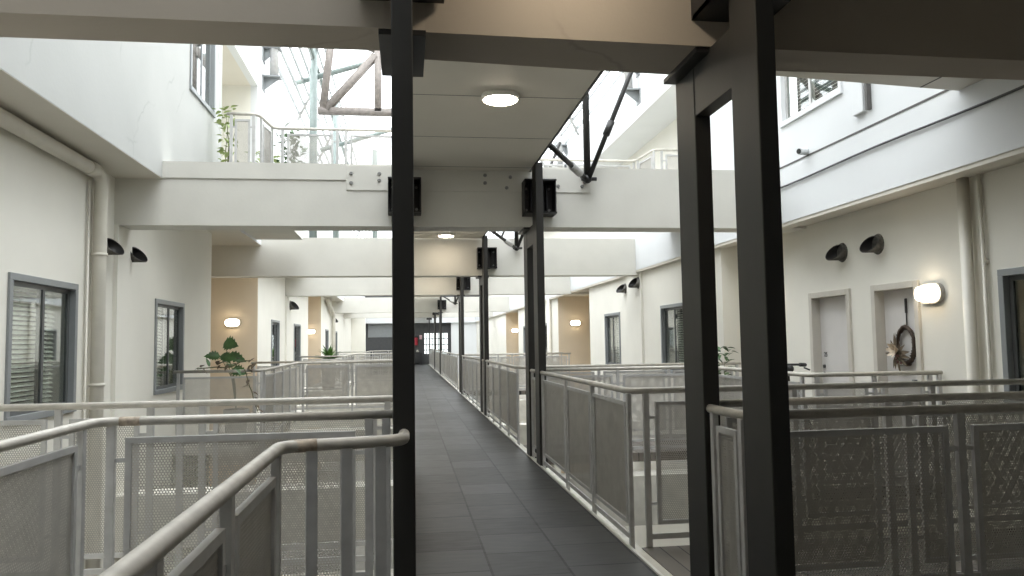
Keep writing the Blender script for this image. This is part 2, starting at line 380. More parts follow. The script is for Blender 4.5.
struct('floor_bridge_left', MB().box(-1.5, WX0-K, 4.28, 5.42, -.12, -.005), 'slab', 'pale bridge to the left beyond the nearest railing', 'bridge')
struct('floor_platform_left', MB().box(XL, -1.52, -3, 5.42, -.12, -.005), 'slab', 'pale platform along the near left wall', 'platform')
struct('floor_platform_left_far', MB().box(XL, -2.35, 12.43, 19.2, -.12, -.005), 'slab', 'pale entrance platform under the monstera', 'platform')
struct('floor_bridge_left_far', MB().box(-2.35, WX0-K, 17.18, 18.28, -.12, -.005), 'slab', 'pale second bridge to the left before the far recess', 'bridge')
struct('floor_platform_left_end', MB().box(XL, -2.1, 26.3, 33.0, -.12, -.005), 'slab', 'pale entrance platform under the fern', 'platform')
struct('floor_bridge_right_end', MB().box(WX1+K, XR2, 24.0, 25.1, -.12, -.005), 'deck', 'timber decked third bridge to the right in the distance', 'bridge')

# ---------------- beams
def beam_poly(i, y):
    if i == 0:
        return [(XL, 3.745), (-.1, 3.757), (.1, 3.79), (1.6, 3.835), (3.5, 3.87), (XR, 3.90), (XR, 4.19), (3.4, 4.17), (2.12, 4.16), (1.75, 4.29), (1.1, 4.25), (.1, 4.165), (-.13, 4.06), (XL, 4.05)]
    a, b = (-5.6 if i == 2 else XL), (7.2 if i in (3, 4) else XR)
    return [(a, y), (b, y), (b, y+.42), (a, y+.42)]
words_ = ['nearest cross beam, overhead at the top of the view', 'second cross beam carrying the bolted cover plate', 'third cross beam lit warm by the ceiling lamp',
          'fourth cross beam down the courtyard', 'fifth cross beam down the courtyard', 'sixth and farthest cross beam before the dark wall']
for i, y in enumerate(BEAMY):
    zb = (3.04, 2.99, 2.93, 2.95, 3.0, 3.0)[i]; zt = (3.80, 3.78, 3.73, 3.73, 3.73, 3.73)[i]
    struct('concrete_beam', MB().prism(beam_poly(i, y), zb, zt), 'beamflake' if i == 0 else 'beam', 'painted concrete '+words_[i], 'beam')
    struct('concrete_beam', MB().prism(beam_poly(i, y), -.88, -.25), 'kerb', 'pale floor beam one level below the '+words_[i].split(' beam')[0]+' beam', 'beam')
# thicker upper band and bolted cover plate on the second beam
struct('trim_beam_band', MB().box(FL, -.74, 9.912, 9.93, 3.575, 3.78), 'beam', 'raised upper band on the left half of the second beam', 'trim')
bp_ = thing('cover_plate', (.8, 9.92, 3.44), 'long flat white plate bolted across the second cross beam', 'plate')
MB().box(-.74, 2.42, 9.916, 9.93, 3.445, 3.76).build('plate', 'beam', bp_, .003)
for x, z in ((-.68, 3.66), (-.68, 3.54), (-.33, 3.66), (-.33, 3.575), (1.02, 3.66), (1.02, 3.56), (1.35, 3.64), (1.30, 3.50), (1.98, 3.53), (2.30, 3.65), (2.30, 3.53)):
    MB().disc((x, 9.917, z), (0, -1, 0), .026, .022, 8, r2=.018).build('bolt', 'bolt', bp_)

# ---------------- canopy over the walkway
def canopy(y0, y1, label):
    c = thing('canopy', (.79, y0, 3.72), label, 'canopy', 'canopy sections over the walkway')
    MB().box(-.03, 1.6, y0, y1, 3.72, 3.92).build('soffit_board', 'soffit', c)
    MB().box(1.6, 1.625, y0, y1, 3.715, 3.94).build('edge_channel', 'steel', c)
    y = y0+1.15 if y1-y0 > 1.5 else y0+.5
    while y < y1-.2: MB().box(-.028, 1.598, y-.005, y+.005, 3.7185, 3.7205).build('panel_joint', 'joint', c); y += 1.42
    return c
canopy(-3, 3.78, 'pale panelled canopy section over the walkway above the camera')
canopy(4.30, 9.925, 'pale panelled canopy section holding the large round ceiling light')
canopy(10.36, 16.48, 'pale panelled canopy section between second and third cross beams')
canopy(16.94, 23.38, 'pale panelled canopy section between third and fourth cross beams')
canopy(23.84, 37.6, 'long pale canopy section beyond the fourth cross beam')
canopy(38.14, 57.4, 'farthest pale canopy section before the dark end wall')
struct('ceiling_slab_right', MB().prism([(1.66, -3), (4.985, -3), (4.985, 6.34), (3.18, 6.12), (1.66, 5.95)], 3.72, 3.95), 'soffit', 'pale slab soffit over the right foreground behind the nearest beam', 'slab')
struct('added_shade_slab_left', MB().box(FL, -.04, -4, .3, 3.75, 3.95), 'soffit', 'unseen slab added behind the camera to shade the left foreground', 'slab')  # added out of view to hold skylight off the foreground
struct('trim_slab_joint', MB().box(4.56, 4.575, 4.2, 6.28, 3.717, 3.721), 'joint', 'dark joint in the slab soffit at upper right', 'trim')
def ceiling_lamp(x, y, label):
    l = thing('ceiling_lamp', (x, y, 3.67), label, 'ceiling light', 'round ceiling lights under the canopy')
    mb = MB(); mb.disc((x, y, 3.72), (0, 0, -1), .172, .045, 40, r2=.166); mb.build('rim', 'edge', l)
    mb = MB(); mb.disc((x, y, 3.676), (0, 0, -1), .155, .012, 40, r2=.14); mb.build('diffuser', 'lampw', l)
ceiling_lamp(.85, 6.83, 'large round lit ceiling light between the first two cross beams')
ceiling_lamp(.85, 3.22, 'round ceiling light above the camera before the nearest beam')
ceiling_lamp(.81, 15.8, 'round lit ceiling light just under the second beam, before the third')
ceiling_lamp(.81, 22.6, 'small distant round ceiling light before the fourth cross beam')
ceiling_lamp(.81, 33.0, 'smallest distant round ceiling light before the fifth cross beam')

# ---------------- twin columns
def twin_column(x0, y, zb, side, label, bracket=True, beamy=None):
    x1 = x0+.092; by = beamy
    t = thing('twin_column', (x0+.046, y, -.2), label, 'column', 'charcoal twin steel columns along the walkway')
    MB().box(x0, x1, y, y+.29, -.2, 3.715).build('column', 'steel', t, .006)
    MB().box(x0, x1, y+.78, y+1.07, -.2, zb-.03).build('column', 'steel', t, .006)
    MB().box(x0+.004, x1-.004, y+.285, y+.785, 2.735, zb-.005).build('connecting_plate', 'steel', t, .003)
    w = .07
    MB().box(x0-w, x1+w, by+.01, y+1.08, zb-.028, zb+.001).build('cap_plate', 'black', t, .002)
    # deep bracket bolted on the face of the beam: back plate, flanges and stiffening ribs
    c = (x0+x1)/2+(.065 if side > 0 else 0); m = MB(); zb -= .025
    m.box(c-.205, c+.205, by-.02, by, zb+.16, zb+.60)
    for z in (zb+.16, zb+.58): m.box(c-.205, c+.205, y+.26, by-.02, z, z+.02)
    for xx in (c-.205, c+.193): m.prism([(xx, y+.30), (xx+.012, y+.30), (xx+.012, by-.02), (xx, by-.02)], zb+.16, zb+.60)
    for xx in (c-.11, c+.10): m.box(xx, xx+.01, by-.14, by-.02, zb+.18, zb+.58)
    m.build('beam_bracket', 'black', t)
    m = MB()
    for xx in (c-.15, c+.15):
        for z in (zb+.24, zb+.52): m.disc((xx, by-.02, z), (0, -1, 0), .018, .02, 6)
    m.build('bolt', 'bolt', t)
    MB().box(x0-.05, x1+.05, y-.03, y+.32, -.2, -.175).build('base_plate', 'steel', t)
R_lab = ['wide dark twin steel column right of the walkway nearest the camera', 'dark twin column right of the walkway at the second beam', 'dark twin column right of the walkway at the third beam',
         'thin dark column right of the walkway at the fourth beam', 'thin dark column right of the walkway at the fifth beam', 'farthest thin dark column right of the walkway before the end wall']
for i, y in enumerate(COLY):
    twin_column(1.59, y, (3.04, 2.99, 2.93, 2.95, 3.0, 3.0)[i], 1, R_lab[i], beamy=(3.835 if i == 0 else BEAMY[i]))
L_lab = ['tall dark steel column standing alone left of the walkway nearest the camera', 'dark column hidden behind the nearest left column at the second beam']
for i, y in enumerate(COLY[:2]):
    twin_column(-.058, y, (3.04, 2.99)[i], -1, L_lab[i], beamy=(3.757 if i == 0 else BEAMY[i]))
m = MB(); m.box(1.594, 1.681, 56.4, 56.7, -.2, 3.2); m.box(1.45, 1.83, 56.4, 56.75, 3.2, 3.35)
tag(m.build('end_column', 'steel'), 'tiny dark column with a tee head beside the far end wall', 'column')

# tie frames hung on the right of the canopy
def tie_frame(by, z0, label):
    nx, ny = 2.34, by-.14
    t = thing('tie_frame', (nx, ny, z0), label, 'tie frame', 'black steel tie frames right of the canopy')
    MB().tube([(nx, ny, z0-.02), (nx, ny, z0+2.3)], .046, 10).build('hanger', 'steel', t)
    a, b = Vector((nx-.02, ny, z0)), Vector((1.62, ny-1.15, 3.75))
    MB().tube([a, b], .032, 8).build('strut', 'steel', t)
    p = a.lerp(b, .42); q = a.lerp(b, .18); MB().tube([p, q], .05, 8).build('turnbuckle', 'post', t)
    a2, b2 = Vector((nx+.01, ny-.03, z0)), Vector((nx+.98, ny-.03, z0+2.3))
    MB().tube([a2, b2], .032, 8).build('strut', 'steel', t)
    MB().tube([a2.lerp(b2, .25), a2.lerp(b2, .33)], .048, 8).build('turnbuckle', 'steel', t)
    m = MB(); m.ball((nx, ny, z0), .06); m.disc((nx, ny, z0), (0, 1, 0), .035, .14, 10); m.disc((nx-.08, ny, z0+.0), (1, 0, 0), .026, .2, 8)
    m.build('node', 'black', t)
tie_frame(9.916, 3.60, 'black steel tie frame fixed to the second beam right of the canopy')
tie_frame(16.5, 3.50, 'smaller black tie frame fixed to the third beam')
tie_frame(23.4, 3.45, 'distant black tie frame fixed to the fourth beam')
tie_frame(37.7, 3.4, 'tiny farthest black tie frame fixed to the fifth beam')

# ---------------- railings
def fillet(pts, r=.09, n=5):
    out = [Vector(pts[0])]
    for a, b, c in zip(pts, pts[1:], pts[2:]):
        a, b, c = Vector(a), Vector(b), Vector(c); d0 = (a-b).normalized(); d1 = (c-b).normalized()
        rr = min(r, (a-b).length*.45, (c-b).length*.45); p, q = b+d0*rr, b+d1*rr
        for i in range(n+1):
            t = i/n; out.append(p*(1-t)**2+b*2*t*(1-t)+q*t*t)
    out.append(Vector(pts[-1])); return out
def railing(label, pts, cat='railing', z=0.0, skip=(), posts=None, panels=True, start=.06, r=.0235, weld=(), gap=.07, rad=.09, group='galvanised railings with perforated panels', step=1.12, bare=()):
    """handrail tube along pts; flat posts; framed perforated panels between them; a lower bar"""
    root = thing('railing', (pts[0][0], pts[0][1], z), label, cat, group)
    m = MB(); rail = [(x, y, z+1.127) for x, y in pts]
    m.tube(fillet(rail, rad), r, 12); m.build('handrail', 'galv', root)
    for (wx, wy_, wd) in weld:
        dv = Vector(wd).normalized(); c = Vector((wx, wy_, z+1.127))
        MB().tube([c-dv*.05, c-dv*.02, c+dv*.02, c+dv*.05], r+.0012, 12).build('weld_patch', 'weld', root)
    for k, (a, b) in enumerate(zip(pts, pts[1:])):
        if k in skip: continue
        o = Vector(a); d = Vector(b)-o; L = d.length; d.normalize()
        last = k == len(pts)-2
        if posts and posts.get(k) is not None: us = posts[k]
        else:
            u0 = start if k == 0 else .14; u1 = L-(.06 if last else .022)
            n = max(1, round((u1-u0)/step)); us = [u0+(u1-u0)*i/n for i in range(n+1)]
        for u in us:
            MB().obox(o, d, u-.021, u+.021, -.016, .016, z-.15, z+1.11).build('post', 'post', root, .002)
        if len(us) > 1:
            MB().obox(o, d, us[0], us[-1], -.006, .006, z+.045, z+.085).build('lower_bar', 'post', root)
        if k in bare: continue
        for u, v in zip(us, us[1:]):
            if v-u < .24: continue
            g = gap if v-u > .5 else .05
            p, q = u+g, v-g; z0, z1 = z+.15, z+1.045
            f = MB(); w = .03
            f.obox(o, d, p, q, -.012, .012, z1-w, z1).obox(o, d, p, q, -.012, .012, z0, z0+w)
            f.obox(o, d, p, p+w, -.012, .012, z0+w, z1-w).obox(o, d, q-w, q, -.012, .012, z0+w, z1-w)
            for zz in (z+.29, z+.92): f.obox(o, d, u+.02, p, -.004, .004, zz, zz+.022).obox(o, d, q, v-.02, -.004, .004, zz, zz+.022)
            fr = f.build('panel_frame', 'post', root)
            MB().sheet(o, d, p+.01, q-.01, z0+.01, z1-.01).build('perforated_sheet', 'mesh', fr)
    return root
RX, LX = 1.625, -.012
# right of the walkway
railing('near railing from the twin column turning right across the foreground', [(RX, 4.07), (RX, 3.635), (5.40, 3.72)], posts={0: [.05, .40], 1: [.05, 1.155, 2.35, 3.5]}, step=1.15)
railing('near side railing of the first right bridge, behind the foreground railing', [(1.69, 4.37), (5.40, 4.42)], posts={0: [.08, 1.17, 1.30, 2.45, 3.6]})
railing('railing right of the walkway with three panels, turning onto the first right bridge', [(RX, 9.375), (RX, 5.64), (5.40, 5.66)], posts={0: [.06, 1.45, 2.58, 3.73], 1: [.13, 1.3, 2.45, 3.6]}, start=.06)
railing('short railing piece between the posts of the second right twin column', [(RX, 10.155), (RX, 9.675)], posts={0: [.05, .43]})
railing('railing of the right entrance platform before the wreath door', [(5.40, 7.33), (4.0, 7.40), (4.0, 10.255), (1.70, 10.255)], posts={0: [.03, .13, .72, 1.32]})
railing('railing right of the walkway turning onto the far side of the second bridge', [(RX, 15.99), (RX, 11.45), (5.08, 11.45)])
railing('short railing piece between the posts of the third right twin column', [(RX, 16.77), (RX, 16.30)], posts={0: [.05, .41]})
railing('distant railing right of the walkway between third and fourth beams', [(RX, 22.89), (RX, 17.09)])
railing('distant railing along the near side of the third right bridge', [(RX, 23.95), (5.08, 23.95)])
railing('far railing right of the walkway turning onto the third bridge', [(RX, 37.19), (RX, 25.15), (5.08, 25.15)], step=1.4)
railing('farthest railing right of the walkway before the end wall', [(RX, 44.59), (RX, 38.3)], step=1.4)
railing('last stretch of railing right of the walkway at the end wall', [(RX, 56.3), (RX, 45.7)], step=1.6)
# left of the walkway
railing('nearest left railing curving from the lone column past the camera', [(LX+.0, 3.30), (LX, 3.10), (-.464, 3.0), (-.466, 1.5), (-.465, -.9)],
        posts={0: [], 1: [.094, .222, .350], 2: [.085, .85, 1.46], 3: [.7, 1.8]}, bare=(0, 1), skip=(0,), rad=.075, weld=((-.385, 3.0172, (1, .217, 0)),))
railing('second left railing with a large panel, bending toward the camera', [(-.06, 4.25), (-1.56, 4.25), (-1.55, -1.0)], posts={0: [.05, .14, 1.43], 1: [.19, 1.55, 2.9, 4.2]}, rad=.12, weld=((-1.40, 4.25, (1, 0, 0)),))
railing('third left railing running straight from the lone column to the left wall', [(LX, 9.37), (LX, 5.45), (-1.62, 5.45), (XL+.01, 5.47)], posts={1: [.12, 1.33, 1.47], 2: [.05, .62, 1.75]}, rad=.05)
railing('left railing of the entrance platform below the monstera', [(XL+.02, 12.42), (-2.18, 12.42), (-2.33, 17.15), (-.06, 17.15)])
railing('left railing along the far side of the second left bridge', [(LX, 22.9), (LX, 18.31), (XL+.03, 18.31)])
railing('distant left railing of the platform below the fern', [(XL+.02, 26.3), (-2.07, 26.3), (-2.07, 31.5), (-.06, 31.5)])
railing('farthest left railing near the dark end wall', [(XL+.02, 40.4), (-2.0, 40.4), (-2.0, 44.0), (-.06, 44.0)])
# upper level
railing('upper railing across the courtyard above the second beam at left', [(-2.60, 11.75), (-2.16, 11.75), (-2.06, 12.5), (-.05, 12.5)], z=3.80, posts={0: [.06, .38], 1: [.16, .70], 2: [.14, .99, 1.12, 1.95]}, rad=.12, group='upper level railings')
railing('upper railing beside the tie frame turning along the right gallery', [(1.7, 14.3), (4.36, 14.3), (4.45, 13.4), (5.75, 13.4)], z=3.80, rad=.12, group='upper level railings')
struct('floor_upper_bridge', MB().box(-3.0, 5.0, 12.55, 14.25, 3.62, 3.80), 'beam', 'upper bridge slab across the courtyard behind the second beam', 'slab')
struct('floor_upper_balcony', MB().box(-4.9, -2.05, 11.75, 16.0, 3.62, 3.80), 'beam', 'upper left balcony slab under the pale shrub', 'slab')
struct('floor_upper_gallery', MB().box(5.13, 6.0, 12.25, 58, 3.62, 3.80), 'beam', 'floor slab of the upper right gallery', 'slab')

# ---------------- windows
WN = [0]
def window(X, s, op, label, blind=(.0, .8), fm='alu', sm='aludark'):
    y0, y1, z0, z1 = op; WN[0] += 1
    w = thing('window_%d' % WN[0], (X, (y0+y1)/2, z0), label, 'window', None, 'structure')
    B = lambda m, a0, a1, ya, yb, za, zb: m.box(X+s*a0, X+s*a1, ya, yb, za, zb)
    m = MB(); f = .065
    B(m, -.055, .022, y0, y1, z1-f, z1); B(m, -.055, .03, y0, y1, z0, z0+f); B(m, -.055, .022, y0, y0+f, z0+f, z1-f); B(m, -.055, .022, y1-f, y1, z0+f, z1-f)
    m.build('frame', fm, w, .004)
    ym = (y0+y1)/2
    for a, b, d in ((y0+f, ym+.03, -.012), (ym-.03, y1-f, -.04)):
        m = MB(); e = .045
        B(m, d-.025, d, a, b, z1-f-e, z1-f); B(m, d-.025, d, a, b, z0+f, z0+f+e); B(m, d-.025, d, a, a+e, z0+f+e, z1-f-e); B(m, d-.025, d, b-e, b, z0+f+e, z1-f-e)
        sa = m.build('sash', sm, w)
        m = MB(); B(m, d-.014, d-.010, a+e, b-e, z0+f+e, z1-f-e); m.build('pane', 'glass', sa)
    if blind:
        m = MB(); ya = y0+f+(y1-y0-2*f)*blind[0]; yb = y0+f+(y1-y0-2*f)*blind[1]; z = z1-f-.06
        B(m, -.15, -.105, ya, yb, z1-f-.04, z1-f)
        while z > z0+f+.02:
            x0, x1 = X-s*.15, X-s*.108
            m.faces([(x0, ya, z+.014), (x1, ya, z-.014), (x1, yb, z-.014), (x0, yb, z+.014), (x0, ya, z+.017), (x1, ya, z-.011), (x1, yb, z-.011), (x0, yb, z+.017)],
                    [(3, 2, 1, 0), (4, 5, 6, 7), (0, 1, 5, 4), (1, 2, 6, 5), (2, 3, 7, 6), (3, 0, 4, 7)]); z -= .045
        for yy in (ya+.12, yb-.12): B(m, -.130, -.128, yy, yy+.004, z0+f+.03, z1-f)
        m.build('blind', 'blind', w)
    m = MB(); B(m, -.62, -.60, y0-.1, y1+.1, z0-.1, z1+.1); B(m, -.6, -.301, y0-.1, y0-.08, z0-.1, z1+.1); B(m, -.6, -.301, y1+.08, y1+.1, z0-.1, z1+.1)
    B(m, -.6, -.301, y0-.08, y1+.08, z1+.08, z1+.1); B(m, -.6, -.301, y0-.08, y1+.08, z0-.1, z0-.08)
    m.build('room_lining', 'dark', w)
    m = MB(); n = 12; ya = y0+f+(y1-y0-2*f)*(blind[1] if blind else .6); yb = y1
    for i in range(n):
        a = ya+(yb-ya)*i/n; b = ya+(yb-ya)*(i+1)/n; B(m, -.30-.02*(i % 2), -.28-.02*(i % 2), a, b, z0+f, z1)
    m.build('curtain', 'curtain', w)
    return w
window(XL, 1, (*LW[0], *ZW), 'large sliding window with half drawn blinds on the near left wall', (.0, .86))
window(XL, 1, (*LW[1], *ZW), 'narrower looking window between the vent cowls and the beige recess', (.0, .5))
window(XL, 1, (*LW2[0], *ZW), 'distant left window just beyond the beige recess wall', None)
window(XL, 1, (*LW2[1], *ZW), 'distant left window beyond the small vent cowl', None)
window(XL, 1, (*LW3[0], *ZW), 'tiny farthest left window before the far drain pipe', None)
window(XL, 1, (*LW3[1], *ZW), 'tiny farthest left window behind the far drain pipe', None)
window(XR, -1, RWIN0, 'window cut by the right edge of the view with closed blinds', (.0, .88))
window(XR2, -1, (*RW1[0], *ZW), 'right window with blinds partly hidden by the twin column', (.0, .75))
window(XR2, -1, (*RW1[1], *ZW), 'narrow right window beyond the pilaster and lamp-lit recess', (.0, .55))
window(XR2, -1, (*RW2[0], *ZW), 'dim distant right window seen between the columns', None)
window(XR2, -1, (*RW2[1], *ZW), 'dimmest distant right window seen between the columns', None)
window(FL, 1, UW, 'upper left window in the flaking white wall', None, 'alu', 'alu')
window(FR, -1, URW, 'upper right window with white louvre blinds beside the twin column', (.0, 1.0), 'white', 'post')

# ---------------- doors on the right
DN = [0]
def door(op, label, hand, number=None):
    y0, y1, z0, z1 = op; DN[0] += 1
    d = thing('door_%d' % DN[0], (XR, (y0+y1)/2, z0), label, 'door', None, 'structure')
    m = MB(); f = .075
    m.box(XR-.03, XR+.28, y0, y0+f, z0, z1); m.box(XR-.03, XR+.28, y1-f, y1, z0, z1); m.box(XR-.03, XR+.28, y0+f, y1-f, z1-f, z1)
    m.build('frame', 'doorframe', d, .006)
    MB().box(XR+.09, XR+.14, y0+f, y1-f, z0+.01, z1-f).build('leaf', 'door', d, .003)
    yh = y1-f-.07 if hand > 0 else y0+f+.07; s = -1 if hand > 0 else 1
    m = MB(); m.disc((XR+.09, yh, 1.02), (-1, 0, 0), .028, .012, 14); m.tube([(XR+.08, yh, 1.02), (XR+.04, yh, 1.02), (XR+.04, yh+s*.11, 1.02)], .010, 8)
    m.disc((XR+.09, yh, 1.12), (-1, 0, 0), .024, .015, 14)
    m.build('handle', 'brass', d)
    if number:
        cu = bpy.data.curves.new('n', 'FONT'); cu.body = number; cu.size = .085; cu.extrude = .002; cu.align_x = 'CENTER'
        tmp = bpy.data.objects.new('n', cu); COL.objects.link(tmp)
        dg = bpy.context.evaluated_depsgraph_get(); me = bpy.data.meshes.new_from_object(tmp.evaluated_get(dg)); bpy.data.objects.remove(tmp)
        me.materials.clear(); me.materials.append(MAT['ink'])
        o = bpy.data.objects.new('number', me); COL.objects.link(o); o.parent = d
        o.matrix_local = Matrix.Translation((.087, y1-f-.11-(y0+y1)/2, 1.25)) @ Matrix.Rotation(-PI/2, 4, 'Z') @ Matrix.Rotation(PI/2, 4, 'X')
    MB().box(XR+.25, XR+.29, y0-.05, y1+.05, z0, z1+.05).build('backing', 'dark', d)
    return d
door(RD1, 'pale recessed door with a small number, on the right wall beyond the wreath door', 1, '25')
door(RD2, 'pale recessed door hung with the wreath, on the right wall', -1)

# wreath
wy, wz = 7.99, 1.40
w = thing('wreath', (XR+.06, wy, wz), 'dark twig wreath with dried cream flowers hanging on the right door', 'wreath')
m = MB()
for k in range(5):
    pts = [(XR+.055+.014*math.cos(i*1.7+k), wy+(.145+.016*math.sin(i*2.3+k*1.3))*math.cos(2*PI*i/40), wz+(.20+.016*math.cos(i*1.9+k))*math.sin(2*PI*i/40)) for i in range(40)]
    m.tube(pts, .013, 6, closed=True)
m.build('ring', 'twig', w)
m = MB(); rn = random.Random(3)
for i in range(16):
    a = rn.uniform(0, 2*PI); m.leaf((XR+.03, wy+.10, wz-.10), (-.3, math.cos(a), math.sin(a)), (-1, 0, .1), rn.uniform(.12, .24), rn.uniform(.03, .06))
m.build('dried_leaf', 'dry', w)
m = MB()
for a in range(7): m.leaf((XR+.01, wy+.10, wz-.05), (-.5, math.cos(a*.9), math.sin(a*.9)), (-1, 0, .2), .115, .065, droop=-.3)
m.ball((XR+.005, wy+.10, wz-.05), .022)
m.build('flower', 'petal', w)
for i in range(9): MB().ball((XR+.015, wy+.07+rn.uniform(-.07, .07), wz-.15+rn.uniform(-.05, .04)), .016, seg=6).build('berry', 'rust', w)
m = MB(); m.box(XR+.075, XR+.08, wy-.008, wy+.008, wz+.2, wz+.50); m.box(XR+.072, XR+.08, wy-.016, wy+.016, wz+.36, wz+.52); m.build('ribbon', 'ribbon', w)

# ---------------- bulkhead wall lamps
def bulkhead(c, n, u, label):
    """oval lamp on a wall: n out of the wall, u along it"""
    c, n, u = Vector(c), Vector(n), Vector(u); v = Vector((0, 0, 1))
    l = thing('wall_lamp', c, label, 'wall lamp', 'oval bulkhead wall lamps')
    def slab(w, h, d0, d1, sh=1.0):
        pts = []
        for k in range(32):
            a = 2*PI*k/32; r = h/2; x = (w/2-r)*(1 if math.cos(a) >= 0 else -1)+r*math.cos(a); pts.append((x, r*math.sin(a)))
        m = MB(); P = [c+u*x+v*z+n*d0 for x, z in pts]+[c+u*x*sh+v*z*sh+n*d1 for x, z in pts]; k = len(pts)
        m.faces(P, [tuple(reversed(range(k))), tuple(range(k, 2*k))]+[(i, (i+1) % k, k+(i+1) % k, k+i) for i in range(k)])
        return m
    slab(.37, .21, 0, .05).build('casing', 'lampbody', l); slab(.33, .165, .05, .11, .9).build('diffuser', 'lamp', l)
bulkhead((XR, 7.42, 1.94), (-1, 0, 0), (0, 1, 0), 'lit oval lamp between the wreath door and the drain pipe')
bulkhead((-4.07, 19.18, 2.06), (0, -1, 0), (1, 0, 0), 'lit oval lamp on the left beige recess wall above the monstera')
bulkhead((5.68, 25.98, 2.12), (0, -1, 0), (1, 0, 0), 'lit oval lamp on the right beige recess wall in the distance')
bulkhead((5.55, 39.98, 2.1), (0, -1, 0), (1, 0, 0), 'tiny lit oval lamp on the farthest right recess wall')
bulkhead((-3.9, 33.08, 2.06), (0, -1, 0), (1, 0, 0), 'tiny lit oval lamp on the farther left recess wall above the fern')
bulkhead((XR, 11.0, 2.0), (-1, 0, 0), (0, 1, 0), 'lit oval lamp hidden behind the twin column beyond the numbered door')

# ---------------- pipes, vents, cable
t = thing('drain_pipe', (XL+.1, 9.5, -1), 'painted drain pipe along the left wall top, turning down beside the window', 'pipe')
MB().tube(fillet([(XL+.10, 4.09, 3.485), (XL+.10, 9.23, 3.46), (XL+.10, 9.23, GROUND)], .16, 6), .073, 14).build('pipe', 'pipe', t)
MB().tube([(XL+.03, 9.09, 3.36), (XL+.03, 9.09, GROUND)], .014, 8).build('thin_pipe', 'pipe', t)
for z in (2.55, 1.1): MB().disc((XL+.10, 9.23, z-.02), (0, 0, 1), .083, .035, 14).build('pipe_clip', 'pipe', t)
MB().tube([(XL+.10, 8.85, 3.462), (XL+.10, 9.05, 3.461)], .083, 14).build('coupling', 'pipe', t)
t = thing('drain_pipe', (XR-.08, 6.92, -1), 'painted vertical drain pipe on the right wall beside the lit lamp', 'pipe')
MB().tube([(XR-.075, 6.81, 3.02), (XR-.075, 6.81, GROUND)], .055, 14).build('pipe', 'pipe', t)
MB().tube([(XR-.035, 6.64, 3.02), (XR-.035, 6.64, GROUND)], .018, 8).build('thin_pipe', 'pipe', t)
MB().tube([(XR-.035, 6.64, 2.19), (XR-.002, 6.64, 2.19)], .03, 8).build('pipe_clip', 'pipe', t)
t = thing('drain_pipe', (XL+.1, 37.4, -1), 'distant painted drain pipe on the far left wall behind the fern', 'pipe')
MB().tube(fillet([(XL+.13, 34.5, 3.43), (XL+.13, 37.3, 2.9), (XL+.13, 37.3, GROUND)], .2, 5), .09, 10).build('pipe', 'pipe', t)
t = thing('drain_pipe', (XR2-.1, 27.2, -1), 'distant painted drain pipe on the far right wall', 'pipe')
MB().tube([(XR2-.09, 27.2, 3.02), (XR2-.09, 27.2, GROUND)], .08, 10).build('pipe', 'pipe', t)
t = thing('drain_pipe', (FR-.05, 7.95, 3.79), 'white pipe climbing the upper right wall under the slab', 'pipe')
MB().box(FR-.05, FR, 7.75, 7.95, 3.95, 7.4).build('pipe', 'white', t, .01)
MB().box(FR-.052, FR, 7.66, 7.70, 3.95, 7.4).build('thin_pipe', 'joint', t)
def cowl(X, s, y, z, label, r=.10, L=.17):
    """stub of pipe cut on the slant: long below, short above and towards the walkway's near end, dark lining"""
    t = thing('vent_cowl', (X, y, z), label, 'vent', 'slant-cut pipe vents'); n = 24
    def ring(m, rr, base):
        a_, b_ = [], []
        for k in range(n):
            a = 2*PI*k/n; h = (1-math.cos(a-math.radians(128)))/2
            a_.append(m.bm.verts.new((X+s*base, y+rr*math.cos(a), z+rr*math.sin(a)))); b_.append(m.bm.verts.new((X+s*(.035+L*h), y+rr*math.cos(a), z+rr*math.sin(a))))
        return a_, b_
    def skin(m, A, B):
        for k in range(n):
            j = (k+1) % n; f = m.bm.faces.new((A[k], A[j], B[j], B[k])); f.smooth = True
    m = MB(); o = ring(m, r, 0); q = ring(m, r-.009, .03); skin(m, o[0], o[1]); skin(m, o[1], q[1]); m.build('pipe_stub', 'vent', t)
    m = MB(); q = ring(m, r-.009, .004); skin(m, q[0], q[1]); m.bm.faces.new(q[0]); m.build('inner_shade', 'black', t)  # black inner skin paints in the shade inside the pipe
    m = MB(); m.disc((X, y, z), (s, 0, 0), r+.022, .018, 24, r2=r+.012); m.build('collar', 'vent', t)
    return t
cowl(XL, 1, 9.62, 2.69, 'slant-cut vent pipe on the left wall next to the drain pipe')
cowl(XL, 1, 10.46, 2.69, 'slant-cut vent pipe on the left wall on the side of the second window')
cowl(XR, -1, 9.08, 2.56, 'slant-cut vent hole above the numbered door on the right', .10, .15)
cowl(XR, -1, 8.33, 2.57, 'slant-cut vent hole above the wreath door on the right', .10, .15)
cowl(XR2-.05, -1, 16.55, 2.76, 'distant slant-cut vent on the right pilaster', .11, .17)
cowl(XR2, -1, 17.75, 2.72, 'distant slant-cut vent just beyond the right pilaster', .10)
cowl(XL, 1, 24.4, 2.72, 'distant slant-cut vent on the left wall between far windows', .13, .22)
cowl(XL, 1, 38.2, 2.7, 'tiny farthest slant-cut vent beside the far left drain pipe', .13, .22)
tag(MB().tube([(FR-.02, -2+.5*i, 3.515-.02*math.sin(i*.9)*.5) for i in range(25)], .012, 6).build('cable', 'cable'), 'dark cable clipped along the right upper storey wall', 'cable')
t = thing('overflow_spout', (FR-.06, 9.0, 3.80), 'small white overflow spout on the right floor joint', 'spout')
MB().disc((FR, 9.05, 3.83), (-1, -.4, -.1), .045, .14, 12).build('spout', 'white', t); MB().disc((FR-.138, 8.995, 3.816), (-1, -.4, -.1), .034, .004, 12).build('opening', 'dark', t)

